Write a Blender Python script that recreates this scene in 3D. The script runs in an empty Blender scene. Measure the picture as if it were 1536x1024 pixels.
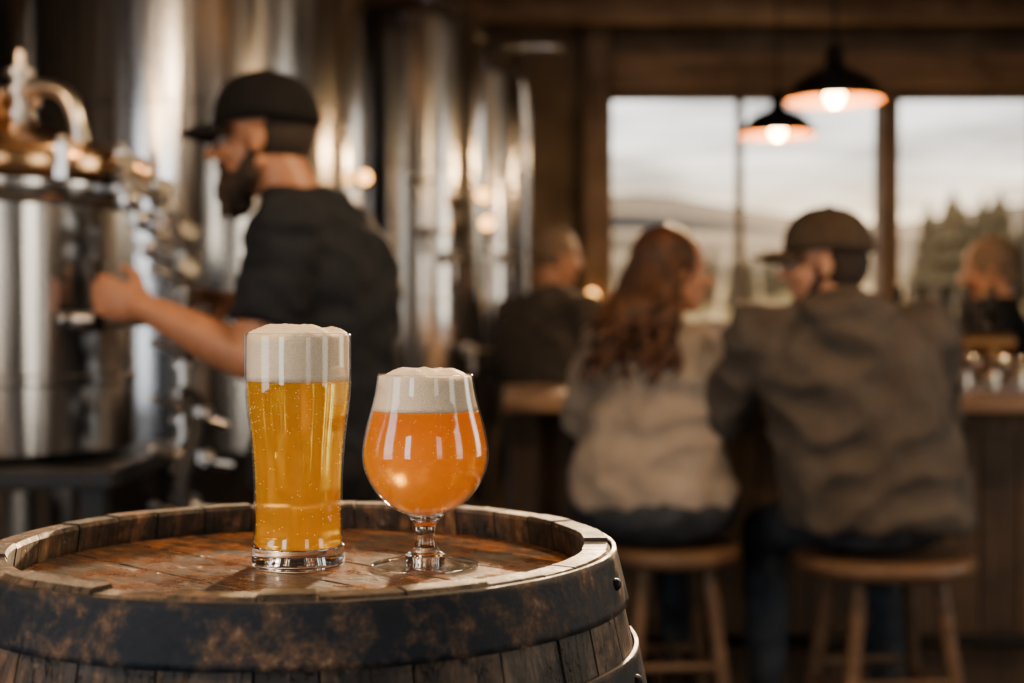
import bpy, bmesh, math, random
import numpy as np
from mathutils import Vector, Matrix, noise
random.seed(7)
S=bpy.context.scene
COL=S.collection
V=Vector
pi=math.pi

# ------------------------------------------------------------ helpers
def empty(name,loc=(0,0,0)):
    e=bpy.data.objects.new(name,None); e.location=loc; e.empty_display_size=.1
    COL.objects.link(e); return e
def addobj(me,name,mat=None,parent=None,smooth=True):
    o=bpy.data.objects.new(name,me); COL.objects.link(o)
    if mat is not None:
        for m in (mat if isinstance(mat,(list,tuple)) else [mat]): me.materials.append(m)
    if smooth:
        me.polygons.foreach_set('use_smooth',[True]*len(me.polygons))
    if parent is not None:
        o.parent=parent; o.matrix_parent_inverse=Matrix.Translation(-V(parent.location))
    return o
def mk(bm,name,mat=None,parent=None,smooth=True,bevel=0,seg=2,autosm=False):
    bmesh.ops.recalc_face_normals(bm,faces=bm.faces)
    me=bpy.data.meshes.new(name); bm.to_mesh(me); bm.free()
    o=addobj(me,name,mat,parent,smooth)
    if bevel:
        m=o.modifiers.new('b','BEVEL'); m.width=bevel; m.segments=seg; m.limit_method='ANGLE'; m.angle_limit=.7
    if smooth and autosm:
        try:
            with bpy.context.temp_override(object=o,active_object=o,selected_objects=[o],selected_editable_objects=[o]):
                bpy.ops.object.shade_smooth_by_angle(angle=.7)
        except Exception: pass
    return o
def box(bm,x0,x1,y0,y1,z0,z1,M=None):
    P=[V((x,y,z)) for z in (z0,z1) for y in (y0,y1) for x in (x0,x1)]
    if M is not None: P=[M@p for p in P]
    v=[bm.verts.new(p) for p in P]
    for f in ((0,2,3,1),(4,5,7,6),(0,1,5,4),(2,6,7,3),(0,4,6,2),(1,3,7,5)): bm.faces.new([v[i] for i in f])
def cyl(bm,p0,p1,r0,r1=None,seg=20,caps=True):
    p0=V(p0);p1=V(p1); r1=r0 if r1 is None else r1
    d=p1-p0
    if d.length<1e-6: return
    d.normalize(); a=d.orthogonal().normalized(); b=d.cross(a)
    A=[];B=[]
    for i in range(seg):
        t=2*pi*i/seg; u=a*math.cos(t)+b*math.sin(t)
        A.append(bm.verts.new(p0+u*r0)); B.append(bm.verts.new(p1+u*r1))
    for i in range(seg):
        j=(i+1)%seg; bm.faces.new((A[i],A[j],B[j],B[i]))
    if caps: bm.faces.new(A[::-1]); bm.faces.new(B)
_sc={}
def _stemp(seg):
    if seg not in _sc:
        nv=max(6,seg*2//3); P=[(0,0,1)]
        for j in range(1,nv):
            t=pi*j/nv
            for i in range(seg): P.append((math.sin(t)*math.cos(2*pi*i/seg),math.sin(t)*math.sin(2*pi*i/seg),math.cos(t)))
        P.append((0,0,-1)); F=[]
        for i in range(seg): F.append((0,1+i,1+(i+1)%seg))
        for j in range(nv-2):
            for i in range(seg):
                a=1+j*seg+i;b=1+j*seg+(i+1)%seg; F.append((a,a+seg,b+seg,b))
        k=1+(nv-2)*seg; last=len(P)-1
        for i in range(seg): F.append((k+i,last,k+(i+1)%seg))
        _sc[seg]=(np.array(P),F)
    return _sc[seg]
def sph(bm,c,r,seg=14,R=None):
    if not isinstance(r,(tuple,list)): r=(r,r,r)
    P,F=_stemp(seg); Q=P*np.array(r)
    if R is not None: Q=Q@np.array(R.to_3x3()).T
    Q=Q+np.array(c)
    v=[bm.verts.new(q) for q in Q]
    for f in F: bm.faces.new([v[i] for i in f])
def limb(bm,p0,p1,r0,r1,seg=12,end=True):
    cyl(bm,p0,p1,r0,r1,seg); sph(bm,p0,r0,seg)
    if end: sph(bm,p1,r1,seg)
def chain(bm,pts,rs,seg=10):
    for i in range(len(pts)-1): 
        cyl(bm,pts[i],pts[i+1],rs[i],rs[i+1],seg); sph(bm,pts[i],rs[i],seg)
    sph(bm,pts[-1],rs[-1],seg)
def crm(pts,n=8):
    P=[V(p) if len(p)==3 else V((p[0],p[1],0)) for p in pts]
    P=[P[0]*2-P[1]]+P+[P[-1]*2-P[-2]]
    out=[]
    for i in range(1,len(P)-2):
        for j in range(n):
            t=j/n;a,b,c,d=P[i-1],P[i],P[i+1],P[i+2]
            out.append(.5*((2*b)+(c-a)*t+(2*a-5*b+4*c-d)*t*t+(3*b-a-3*c+d)*t*t*t))
    out.append(P[-2]); return out
def crp(pts,n=8): return [(max(0,p.x),p.y) for p in crm(pts,n)]
def lathe(bm,prof,seg=64,c=(0,0,0)):
    c=V(c); rings=[]
    for r,z in prof:
        if r<1e-6: rings.append([bm.verts.new(c+V((0,0,z)))])
        else: rings.append([bm.verts.new(c+V((r*math.cos(2*pi*i/seg),r*math.sin(2*pi*i/seg),z))) for i in range(seg)])
    for k in range(len(rings)-1):
        A,B=rings[k],rings[k+1]
        for i in range(seg):
            j=(i+1)%seg
            try:
                if len(A)==1 and len(B)==1: break
                if len(A)==1: bm.faces.new((A[0],B[i],B[j]))
                elif len(B)==1: bm.faces.new((A[i],A[j],B[0]))
                else: bm.faces.new((A[i],A[j],B[j],B[i]))
            except ValueError: pass
def tube(pts,r,name,mat,parent=None,smoothn=6,seg=14):
    P=crm(pts,smoothn) if smoothn else [V(p) for p in pts]
    bm=bmesh.new(); rings=[]; prev=None
    for i,p in enumerate(P):
        t=(P[min(i+1,len(P)-1)]-P[max(i-1,0)]).normalized()
        if prev is None: a=t.orthogonal().normalized()
        else: a=(prev-t*prev.dot(t)).normalized()
        prev=a; b=t.cross(a)
        rings.append([bm.verts.new(p+(a*math.cos(2*pi*k/seg)+b*math.sin(2*pi*k/seg))*r) for k in range(seg)])
    for k in range(len(rings)-1):
        for i in range(seg):
            j=(i+1)%seg; bm.faces.new((rings[k][i],rings[k][j],rings[k+1][j],rings[k+1][i]))
    bm.faces.new(rings[0]); bm.faces.new(rings[-1])
    return mk(bm,name,mat,parent)
def loft(bm,rings,yaw=0,n=28,e=2.4):
    R=Matrix.Rotation(yaw,3,'Z'); VV=[]
    for (cx,cy,z,rx,ry) in rings:
        L=[]
        for i in range(n):
            a=2*pi*i/n; c,s=math.cos(a),math.sin(a)
            x=rx*math.copysign(abs(c)**(2/e),c); y=ry*math.copysign(abs(s)**(2/e),s)
            L.append(bm.verts.new(V((cx,cy,z))+R@V((x,y,0))))
        VV.append(L)
    for k in range(len(VV)-1):
        for i in range(n):
            j=(i+1)%n; bm.faces.new((VV[k][i],VV[k][j],VV[k+1][j],VV[k+1][i]))
    bm.faces.new(list(reversed(VV[0]))); bm.faces.new(VV[-1])
def remesh(bm,name,mat,parent,voxel=.012,it=4,amp=0,freq=(10,10,10),minz=None,amp2=0,freq2=(60,60,60)):
    bmesh.ops.recalc_face_normals(bm,faces=bm.faces)
    me=bpy.data.meshes.new(name+'_t'); bm.to_mesh(me); bm.free()
    o=bpy.data.objects.new(name+'_t',me); COL.objects.link(o)
    m=o.modifiers.new('r','REMESH'); m.mode='VOXEL'; m.voxel_size=voxel
    if it:
        s=o.modifiers.new('s','SMOOTH'); s.factor=.5; s.iterations=it
    dg=bpy.context.evaluated_depsgraph_get(); dg.update()
    me2=bpy.data.meshes.new_from_object(o.evaluated_get(dg)); me2.name=name
    bpy.data.objects.remove(o); bpy.data.meshes.remove(me)
    if amp or amp2 or minz is not None:
        ns=[v.normal.copy() for v in me2.vertices]
        for v,nn in zip(me2.vertices,ns):
            c=v.co
            if amp:
                f=noise.noise(V((c.x*freq[0],c.y*freq[1],c.z*freq[2])))
                v.co=c+nn*amp*(1-2*abs(f)*1.6)
            if amp2:
                f=noise.noise(V((c.x*freq2[0],c.y*freq2[1],c.z*freq2[2])))
                v.co=v.co+nn*amp2*f
            if minz is not None and v.co.z<minz: v.co.z=minz
    me2.materials.clear()
    return addobj(me2,name,mat,parent,True)

# ------------------------------------------------------------ materials
def newmat(name):
    m=bpy.data.materials.new(name); m.use_nodes=True
    nt=m.node_tree; nt.nodes.clear()
    out=nt.nodes.new('ShaderNodeOutputMaterial'); return m,nt,out
def N(nt,t,**kw):
    n=nt.nodes.new(t)
    for k,v in kw.items(): setattr(n,k,v)
    return n
def c4(c): return (c[0],c[1],c[2],1)
def mat(name,col,rough=.6,metal=0,nscale=8,var=.25,bump=.1,bscale=None,stretch=(1,1,1),spec=.5,emis=None,es=0,sss=0,sssr=(.01,.004,.002),coat=0,sheen=0,rvar=.0):
    m,nt,out=newmat(name); L=nt.links.new
    p=N(nt,'ShaderNodeBsdfPrincipled'); p.inputs['Roughness'].default_value=rough; p.inputs['Metallic'].default_value=metal
    p.inputs['Specular IOR Level'].default_value=spec
    tc=N(nt,'ShaderNodeTexCoord'); mp=N(nt,'ShaderNodeMapping'); mp.inputs['Scale'].default_value=stretch
    L(tc.outputs['Object'],mp.inputs['Vector'])
    n=N(nt,'ShaderNodeTexNoise'); n.inputs['Scale'].default_value=nscale; n.inputs['Detail'].default_value=5
    L(mp.outputs[0],n.inputs['Vector'])
    cr=N(nt,'ShaderNodeValToRGB'); cr.color_ramp.elements[0].position=.3; cr.color_ramp.elements[1].position=.7
    cr.color_ramp.elements[0].color=c4([x*(1-var) for x in col]); cr.color_ramp.elements[1].color=c4([min(1,x*(1+var)) for x in col])
    L(n.outputs['Fac'],cr.inputs[0]); L(cr.outputs[0],p.inputs['Base Color'])
    if rvar:
        mr=N(nt,'ShaderNodeMapRange'); mr.inputs['To Min'].default_value=max(0,rough-rvar); mr.inputs['To Max'].default_value=rough+rvar
        mr.inputs['From Min'].default_value=.3; mr.inputs['From Max'].default_value=.7
        L(n.outputs['Fac'],mr.inputs['Value']); L(mr.outputs[0],p.inputs['Roughness'])
    if bump:
        n2=N(nt,'ShaderNodeTexNoise'); n2.inputs['Scale'].default_value=bscale or nscale*6; n2.inputs['Detail'].default_value=6
        L(mp.outputs[0],n2.inputs['Vector'])
        b=N(nt,'ShaderNodeBump'); b.inputs['Strength'].default_value=bump; b.inputs['Distance'].default_value=.01
        L(n2.outputs['Fac'],b.inputs['Height']); L(b.outputs[0],p.inputs['Normal'])
    if emis: p.inputs['Emission Color'].default_value=c4(emis); p.inputs['Emission Strength'].default_value=es
    if sss: p.inputs['Subsurface Weight'].default_value=sss; p.inputs['Subsurface Radius'].default_value=sssr; p.inputs['Subsurface Scale'].default_value=1
    if coat: p.inputs['Coat Weight'].default_value=coat; p.inputs['Coat Roughness'].default_value=.15
    if sheen: p.inputs['Sheen Weight'].default_value=sheen
    L(p.outputs[0],out.inputs[0]); return m
def wood(name,c1,c2,c3,scale,rough=.5,bump=.5,stain=(.03,.018,.01),stainamt=.6,coat=0,spec=.5,srange=(.42,.62),sscale=7,tmin=.62,tmax=1.25,crack=None,wear=None):
    m,nt,out=newmat(name); L=nt.links.new
    p=N(nt,'ShaderNodeBsdfPrincipled'); p.inputs['Specular IOR Level'].default_value=spec
    tc=N(nt,'ShaderNodeTexCoord'); mp=N(nt,'ShaderNodeMapping'); mp.inputs['Scale'].default_value=scale
    geo=N(nt,'ShaderNodeNewGeometry')
    off=N(nt,'ShaderNodeVectorMath',operation='ADD')
    cmb=N(nt,'ShaderNodeCombineXYZ')
    mu=N(nt,'ShaderNodeMath',operation='MULTIPLY'); mu.inputs[1].default_value=7.3
    L(geo.outputs['Random Per Island'],mu.inputs[0])
    for i in range(3): L(mu.outputs[0],cmb.inputs[i])
    L(tc.outputs['Object'],off.inputs[0]); L(cmb.outputs[0],off.inputs[1]); L(off.outputs[0],mp.inputs['Vector'])
    n=N(nt,'ShaderNodeTexNoise'); n.inputs['Scale'].default_value=1; n.inputs['Detail'].default_value=9; n.inputs['Roughness'].default_value=.65; n.inputs['Distortion'].default_value=.4
    L(mp.outputs[0],n.inputs['Vector'])
    cr=N(nt,'ShaderNodeValToRGB'); e=cr.color_ramp.elements
    e[0].position=.32; e[0].color=c4(c1); e[1].position=.7; e[1].color=c4(c3); k=e.new(.5); k.color=c4(c2)
    L(n.outputs['Fac'],cr.inputs[0])
    mr=N(nt,'ShaderNodeMapRange'); mr.inputs['To Min'].default_value=tmin; mr.inputs['To Max'].default_value=tmax
    L(geo.outputs['Random Per Island'],mr.inputs['Value'])
    tint=N(nt,'ShaderNodeMix',data_type='RGBA',blend_type='MULTIPLY'); tint.inputs['Factor'].default_value=1
    L(cr.outputs[0],tint.inputs['A']); L(mr.outputs[0],tint.inputs['B'])
    ns=N(nt,'ShaderNodeTexNoise'); ns.inputs['Scale'].default_value=sscale; ns.inputs['Detail'].default_value=8; ns.inputs['Roughness'].default_value=.72
    L(tc.outputs['Object'],ns.inputs['Vector'])
    sr=N(nt,'ShaderNodeMapRange'); sr.inputs['From Min'].default_value=srange[0]; sr.inputs['From Max'].default_value=srange[1]; sr.inputs['To Max'].default_value=stainamt
    L(ns.outputs['Fac'],sr.inputs['Value'])
    mx=N(nt,'ShaderNodeMix',data_type='RGBA'); L(sr.outputs[0],mx.inputs['Factor']); L(tint.outputs['Result'],mx.inputs['A']); mx.inputs['B'].default_value=c4(stain)
    last=mx.outputs['Result']
    ad=N(nt,'ShaderNodeMath',operation='ADD'); L(n.outputs['Fac'],ad.inputs[0]); L(ns.outputs['Fac'],ad.inputs[1]); hgt=ad.outputs[0]
    if wear:   # pale scuffed flecks
        nw=N(nt,'ShaderNodeTexNoise'); nw.inputs['Scale'].default_value=wear[1]; nw.inputs['Detail'].default_value=9; nw.inputs['Roughness'].default_value=.8
        L(off.outputs[0],nw.inputs['Vector'])
        wr=N(nt,'ShaderNodeMapRange'); wr.inputs['From Min'].default_value=.58; wr.inputs['From Max'].default_value=.7; wr.inputs['To Max'].default_value=wear[2]; L(nw.outputs['Fac'],wr.inputs['Value'])
        m2=N(nt,'ShaderNodeMix',data_type='RGBA'); L(wr.outputs[0],m2.inputs['Factor']); L(last,m2.inputs['A']); m2.inputs['B'].default_value=c4(wear[0]); last=m2.outputs['Result']
    if crack:
        mp2=N(nt,'ShaderNodeMapping'); mp2.inputs['Scale'].default_value=crack; L(off.outputs[0],mp2.inputs['Vector'])
        nc=N(nt,'ShaderNodeTexNoise'); nc.inputs['Scale'].default_value=1; nc.inputs['Detail'].default_value=3; nc.inputs['Distortion'].default_value=.3; L(mp2.outputs[0],nc.inputs['Vector'])
        a=N(nt,'ShaderNodeMath',operation='SUBTRACT'); a.inputs[1].default_value=.5; L(nc.outputs['Fac'],a.inputs[0])
        b_=N(nt,'ShaderNodeMath',operation='ABSOLUTE'); L(a.outputs[0],b_.inputs[0])
        cm=N(nt,'ShaderNodeMapRange'); cm.inputs['From Min'].default_value=.004; cm.inputs['From Max'].default_value=.02; L(b_.outputs[0],cm.inputs['Value'])
        pm=N(nt,'ShaderNodeMapRange'); pm.inputs['From Min'].default_value=.48; pm.inputs['From Max'].default_value=.56; L(ns.outputs['Fac'],pm.inputs['Value'])
        mxm=N(nt,'ShaderNodeMath',operation='MAXIMUM'); L(cm.outputs[0],mxm.inputs[0]); 
        inv=N(nt,'ShaderNodeMath',operation='SUBTRACT'); inv.inputs[0].default_value=1; L(pm.outputs[0],inv.inputs[1]); L(inv.outputs[0],mxm.inputs[1])
        m3=N(nt,'ShaderNodeMix',data_type='RGBA'); L(mxm.outputs[0],m3.inputs['Factor']); m3.inputs['A'].default_value=(.008,.004,.002,1); L(last,m3.inputs['B']); last=m3.outputs['Result']
        h2=N(nt,'ShaderNodeMath',operation='MULTIPLY_ADD'); h2.inputs[1].default_value=1.2; L(mxm.outputs[0],h2.inputs[0]); L(hgt,h2.inputs[2]); hgt=h2.outputs[0]
    L(last,p.inputs['Base Color'])
    rr=N(nt,'ShaderNodeMapRange'); rr.inputs['From Min'].default_value=.35; rr.inputs['From Max'].default_value=.65; rr.inputs['To Min'].default_value=max(.05,rough-.18); rr.inputs['To Max'].default_value=min(1,rough+.18)
    L(ns.outputs['Fac'],rr.inputs['Value']); L(rr.outputs[0],p.inputs['Roughness'])
    b=N(nt,'ShaderNodeBump'); b.inputs['Strength'].default_value=bump; b.inputs['Distance'].default_value=.003
    L(hgt,b.inputs['Height']); L(b.outputs[0],p.inputs['Normal'])
    if coat: p.inputs['Coat Weight'].default_value=coat; p.inputs['Coat Roughness'].default_value=.2
    L(p.outputs[0],out.inputs[0]); return m

M_stave=wood('oak_stave',(.010,.006,.004),(.085,.044,.021),(.30,.17,.085),(75,75,6),.5,1,stain=(.010,.008,.006),stainamt=.9,sscale=16,srange=(.42,.56),tmin=.35,tmax=1.35,crack=(120,120,5),wear=((.40,.28,.17),60,.5))
M_head=wood('oak_head',(.032,.012,.004),(.19,.066,.016),(.42,.18,.05),(10,85,30),.34,1,stain=(.010,.005,.003),stainamt=.95,coat=.2,sscale=20,srange=(.45,.57),tmin=.5,tmax=1.2,crack=(5,130,30),wear=((.5,.27,.11),70,.6))
M_wall=wood('wall_timber',(.025,.018,.013),(.055,.039,.027),(.095,.068,.046),(5,5,30),.7,.3,stain=(.018,.013,.01),stainamt=.4,sscale=2)
M_beam=wood('beam_timber',(.13,.08,.045),(.24,.148,.084),(.35,.225,.135),(2,25,25),.7,.3,stain=(.06,.037,.023),stainamt=.5,sscale=2)
M_post=wood('post_timber',(.08,.054,.036),(.15,.10,.065),(.23,.16,.10),(25,25,2),.7,.3,stain=(.05,.034,.023),stainamt=.4,sscale=3)
M_bar=wood('bar_timber',(.05,.028,.015),(.10,.057,.030),(.16,.098,.054),(30,30,3),.5,.4,stain=(.022,.013,.007),stainamt=.5,sscale=4)
M_bartop=wood('bar_top',(.16,.09,.05),(.28,.17,.1),(.38,.25,.15),(3,30,30),.3,.2,stain=(.1,.06,.035),stainamt=.4,sscale=4)
M_stool=wood('stool_wood',(.07,.037,.02),(.125,.07,.037),(.185,.108,.06),(4,25,25),.5,.2,stain=(.045,.025,.013),stainamt=.4)
M_plaster=mat('plaster',(.17,.13,.095),.9,nscale=3,var=.35,bump=.3,bscale=20)
M_floor=mat('concrete_floor',(.03,.024,.019),.5,nscale=2,var=.35,bump=.15,rvar=.15)
M_steel=mat('stainless',(.60,.63,.67),.19,1,nscale=6,var=.18,bump=.03,bscale=12,stretch=(6,6,.25),rvar=.07)
M_steel2=mat('polished_steel',(.52,.51,.49),.28,1,nscale=10,var=.1,bump=0)
M_lid=mat('kettle_lid_metal',(.66,.42,.23),.18,1,nscale=6,var=.2,bump=.03)  # steel lid; coppery reflection put into its colour
M_brass=mat('brass',(.25,.15,.07),.5,1,nscale=10,var=.15,bump=0)
M_black=mat('black_metal',(.009,.009,.009),.45,.4,nscale=10,var=.3,bump=.05)
M_rubber=mat('black_rubber',(.010,.010,.010),.6,nscale=10,var=.3,bump=.05)
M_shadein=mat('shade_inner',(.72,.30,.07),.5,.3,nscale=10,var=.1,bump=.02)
M_skin=mat('skin',(.34,.15,.075),.5,nscale=30,var=.15,bump=.05,bscale=300,sss=.12)
M_skin2=mat('skin_fair',(.44,.225,.135),.5,nscale=30,var=.1,bump=.05,bscale=300,sss=.12)
M_beard=mat('beard_hair',(.024,.014,.009),.7,nscale=80,var=.6,bump=.8,bscale=250)
M_redhair=mat('auburn_hair',(.085,.034,.015),.38,nscale=30,var=.6,bump=.7,bscale=160,stretch=(1,1,.25))
M_greyhair=mat('ash_hair',(.18,.13,.09),.6,nscale=60,var=.4,bump=.6,bscale=200)
M_white=mat('eye_white',(.45,.41,.37),.3,nscale=10,var=.02,bump=0)
M_iris=mat('eye_iris',(.05,.03,.02),.15,nscale=10,var=.1,bump=0)
M_tee=mat('charcoal_cotton',(.009,.0115,.0165),.9,nscale=12,var=.25,bump=.3,bscale=400,spec=.2)
M_trouser=mat('dark_trousers',(.008,.008,.010),.9,nscale=12,var=.25,bump=.3,bscale=300,spec=.2)
M_jeans=mat('denim',(.034,.042,.056),.85,nscale=20,var=.35,bump=.4,bscale=400,spec=.3)
M_jacket=mat('taupe_canvas',(.078,.067,.058),.9,nscale=9,var=.25,bump=.4,bscale=300,spec=.3)
M_sweater=mat('oatmeal_knit',(.36,.315,.275),.9,nscale=14,var=.15,bump=.5,bscale=250,spec=.3)
M_dkjacket=mat('slate_jacket',(.062,.058,.055),.9,nscale=14,var=.25,bump=.4,bscale=250,spec=.3)
M_blkcap=mat('black_cap',(.005,.005,.006),.85,nscale=20,var=.3,bump=.3,bscale=400,spec=.2)
M_olvcap=mat('brown_cap',(.055,.040,.027),.85,nscale=20,var=.3,bump=.3,bscale=400,spec=.3)
M_shoe=mat('leather_boot',(.03,.018,.01),.5,nscale=20,var=.3,bump=.2)
M_bulb=mat('bulb_glow',(1,.8,.5),.3,nscale=5,var=0,bump=0,emis=(1,.66,.3),es=80)
M_amber=mat('amber_lamp',(1,.6,.2),.3,nscale=5,var=0,bump=0,emis=(1,.45,.11),es=9)  # glow for the sconce bulb and for painted lamp reflections on the tanks
M_flame=mat('candle_flame',(1,.7,.3),.3,nscale=5,var=0,bump=0,emis=(1,.55,.18),es=14)
M_wax=mat('wax',(.8,.7,.5),.5,nscale=5,var=.05,bump=0,sss=.5)
def foammat():
    m,nt,out=newmat('beer_foam'); L=nt.links.new
    p=N(nt,'ShaderNodeBsdfPrincipled'); p.inputs['Roughness'].default_value=.6
    p.inputs['Subsurface Weight'].default_value=.3; p.inputs['Subsurface Radius'].default_value=(.005,.0035,.002); p.inputs['Subsurface Scale'].default_value=1
    tc=N(nt,'ShaderNodeTexCoord')
    v=N(nt,'ShaderNodeTexVoronoi'); v.inputs['Scale'].default_value=800; L(tc.outputs['Object'],v.inputs['Vector'])
    v2=N(nt,'ShaderNodeTexNoise'); v2.inputs['Scale'].default_value=60; v2.inputs['Detail'].default_value=6; L(tc.outputs['Object'],v2.inputs['Vector'])
    v3=N(nt,'ShaderNodeTexVoronoi'); v3.inputs['Scale'].default_value=280; L(tc.outputs['Object'],v3.inputs['Vector'])
    mi=N(nt,'ShaderNodeMath',operation='MINIMUM'); 
    sc=N(nt,'ShaderNodeMath',operation='MULTIPLY'); sc.inputs[1].default_value=2.0; L(v3.outputs['Distance'],sc.inputs[0])
    L(v.outputs['Distance'],mi.inputs[0]); L(sc.outputs[0],mi.inputs[1])
    cr=N(nt,'ShaderNodeValToRGB'); cr.color_ramp.elements[0].color=(.70,.54,.34,1); cr.color_ramp.elements[0].position=.05; cr.color_ramp.elements[1].color=(.92,.80,.61,1); cr.color_ramp.elements[1].position=.42
    L(mi.outputs[0],cr.inputs[0])
    L(cr.outputs[0],p.inputs['Base Color'])
    b=N(nt,'ShaderNodeBump'); b.inputs['Strength'].default_value=.45; b.inputs['Distance'].default_value=.001; L(mi.outputs[0],b.inputs['Height'])
    b2=N(nt,'ShaderNodeBump'); b2.inputs['Strength'].default_value=.4; b2.inputs['Distance'].default_value=.004; L(v2.outputs['Fac'],b2.inputs['Height']); L(b.outputs[0],b2.inputs['Normal'])
    L(b2.outputs[0],p.inputs['Normal']); L(p.outputs[0],out.inputs[0]); return m
M_foam=foammat()

def hoopmat():
    m,nt,out=newmat('hoop_iron'); L=nt.links.new
    p=N(nt,'ShaderNodeBsdfPrincipled')
    tc=N(nt,'ShaderNodeTexCoord')
    n=N(nt,'ShaderNodeTexNoise'); n.inputs['Scale'].default_value=19; n.inputs['Detail'].default_value=12; n.inputs['Roughness'].default_value=.76
    mp=N(nt,'ShaderNodeMapping'); mp.inputs['Location'].default_value=(.6,2.7,.4); L(tc.outputs['Object'],mp.inputs[0]); L(mp.outputs[0],n.inputs['Vector'])
    cr=N(nt,'ShaderNodeValToRGB'); e=cr.color_ramp.elements
    e[0].position=.3; e[0].color=(.008,.011,.016,1); e[1].position=.70; e[1].color=(.55,.44,.34,1)
    for pos,c in ((.5,(.018,.023,.034)),(.555,(.05,.038,.032)),(.60,(.11,.062,.036)),(.65,(.26,.185,.125))):
        k=e.new(pos); k.color=c4(c)
    L(n.outputs['Fac'],cr.inputs[0]); L(cr.outputs[0],p.inputs['Base Color'])
    mr=N(nt,'ShaderNodeMapRange'); mr.inputs['From Min'].default_value=.5; mr.inputs['From Max'].default_value=.62; mr.inputs['To Min'].default_value=.75; mr.inputs['To Max'].default_value=.05
    L(n.outputs['Fac'],mr.inputs['Value']); L(mr.outputs[0],p.inputs['Metallic'])
    mr2=N(nt,'ShaderNodeMapRange'); mr2.inputs['From Min'].default_value=.35; mr2.inputs['From Max'].default_value=.65; mr2.inputs['To Min'].default_value=.28; mr2.inputs['To Max'].default_value=.75
    L(n.outputs['Fac'],mr2.inputs['Value']); L(mr2.outputs[0],p.inputs['Roughness'])
    b=N(nt,'ShaderNodeBump'); b.inputs['Strength'].default_value=.9; b.inputs['Distance'].default_value=.003
    L(n.outputs['Fac'],b.inputs['Height']); L(b.outputs[0],p.inputs['Normal'])
    L(p.outputs[0],out.inputs[0]); return m
M_hoop=hoopmat()
def thinglass(name='thin_glass',tint=(1,1,1),lo=.03,hi=.75,pw=3.2,rough=.015):
    m,nt,out=newmat(name); L=nt.links.new
    t=N(nt,'ShaderNodeBsdfTransparent'); t.inputs[0].default_value=c4(tint)
    g=N(nt,'ShaderNodeBsdfGlossy'); g.inputs['Roughness'].default_value=rough; g.inputs[0].default_value=(1,1,1,1)
    f=N(nt,'ShaderNodeLayerWeight'); f.inputs['Blend'].default_value=.5
    mm=N(nt,'ShaderNodeMath',operation='POWER'); mm.inputs[1].default_value=pw
    L(f.outputs['Facing'],mm.inputs[0])
    mr=N(nt,'ShaderNodeMapRange'); mr.inputs['To Min'].default_value=lo; mr.inputs['To Max'].default_value=hi; L(mm.outputs[0],mr.inputs['Value'])
    x=N(nt,'ShaderNodeMixShader'); L(mr.outputs[0],x.inputs[0]); L(t.outputs[0],x.inputs[1]); L(g.outputs[0],x.inputs[2])
    L(x.outputs[0],out.inputs[0]); return m
M_thin=thinglass()
M_foot=thinglass('foot_glass',(.97,.98,.97),.06,.9,2.2)
M_pane=thinglass('window_glass',(1,1,1),.0,.2,5)
def solidglass():
    m,nt,out=newmat('solid_glass'); g=N(nt,'ShaderNodeBsdfGlass'); g.inputs['IOR'].default_value=1.5; g.inputs['Roughness'].default_value=0
    nt.links.new(g.outputs[0],out.inputs[0]); return m
M_glass=solidglass()
def beer(name,ctrans,cb0,cb1,body,rad,z0,z1,rough=.01):
    m,nt,out=newmat(name); L=nt.links.new
    p=N(nt,'ShaderNodeBsdfPrincipled'); p.inputs['Base Color'].default_value=c4(ctrans); p.inputs['Transmission Weight'].default_value=1; p.inputs['IOR'].default_value=1.33; p.inputs['Roughness'].default_value=rough
    q=N(nt,'ShaderNodeBsdfPrincipled'); q.inputs['Subsurface Weight'].default_value=1
    q.inputs['Subsurface Radius'].default_value=rad; q.inputs['Subsurface Scale'].default_value=1; q.inputs['Roughness'].default_value=.08; q.inputs['Specular IOR Level'].default_value=.15
    tr=N(nt,'ShaderNodeBsdfTranslucent')
    tc=N(nt,'ShaderNodeTexCoord'); sx=N(nt,'ShaderNodeSeparateXYZ'); L(tc.outputs['Object'],sx.inputs[0])
    n=N(nt,'ShaderNodeTexNoise'); n.inputs['Scale'].default_value=30; L(tc.outputs['Object'],n.inputs['Vector'])
    mr=N(nt,'ShaderNodeMapRange'); mr.inputs['From Min'].default_value=z0; mr.inputs['From Max'].default_value=z1; L(sx.outputs['Z'],mr.inputs['Value'])
    ad=N(nt,'ShaderNodeMath',operation='MULTIPLY_ADD'); ad.inputs[1].default_value=.25; L(n.outputs['Fac'],ad.inputs[0]); L(mr.outputs[0],ad.inputs[2])
    cr=N(nt,'ShaderNodeValToRGB'); cr.color_ramp.elements[0].color=c4(cb0); cr.color_ramp.elements[1].color=c4(cb1); L(ad.outputs[0],cr.inputs[0]); L(cr.outputs[0],q.inputs['Base Color']); L(cr.outputs[0],tr.inputs[0])
    y=N(nt,'ShaderNodeMixShader'); y.inputs[0].default_value=.35; L(q.outputs[0],y.inputs[1]); L(tr.outputs[0],y.inputs[2])
    x=N(nt,'ShaderNodeMixShader'); x.inputs[0].default_value=body
    L(p.outputs[0],x.inputs[1]); L(y.outputs[0],x.inputs[2]); L(x.outputs[0],out.inputs[0]); return m
M_lager=beer('lager_beer',(1,.74,.09),(.95,.50,.002),(1,.56,.004),.20,(.03,.016,.001),.96,1.1)
M_ipa=beer('hazy_ipa_beer',(1,.56,.015),(.86,.46,.006),(.74,.27,.0015),.55,(.03,.013,.0008),.99,1.075,.10)
M_bub=mat('bubble',(1,.88,.5),.1,nscale=5,var=0,bump=0,spec=.8)

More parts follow.
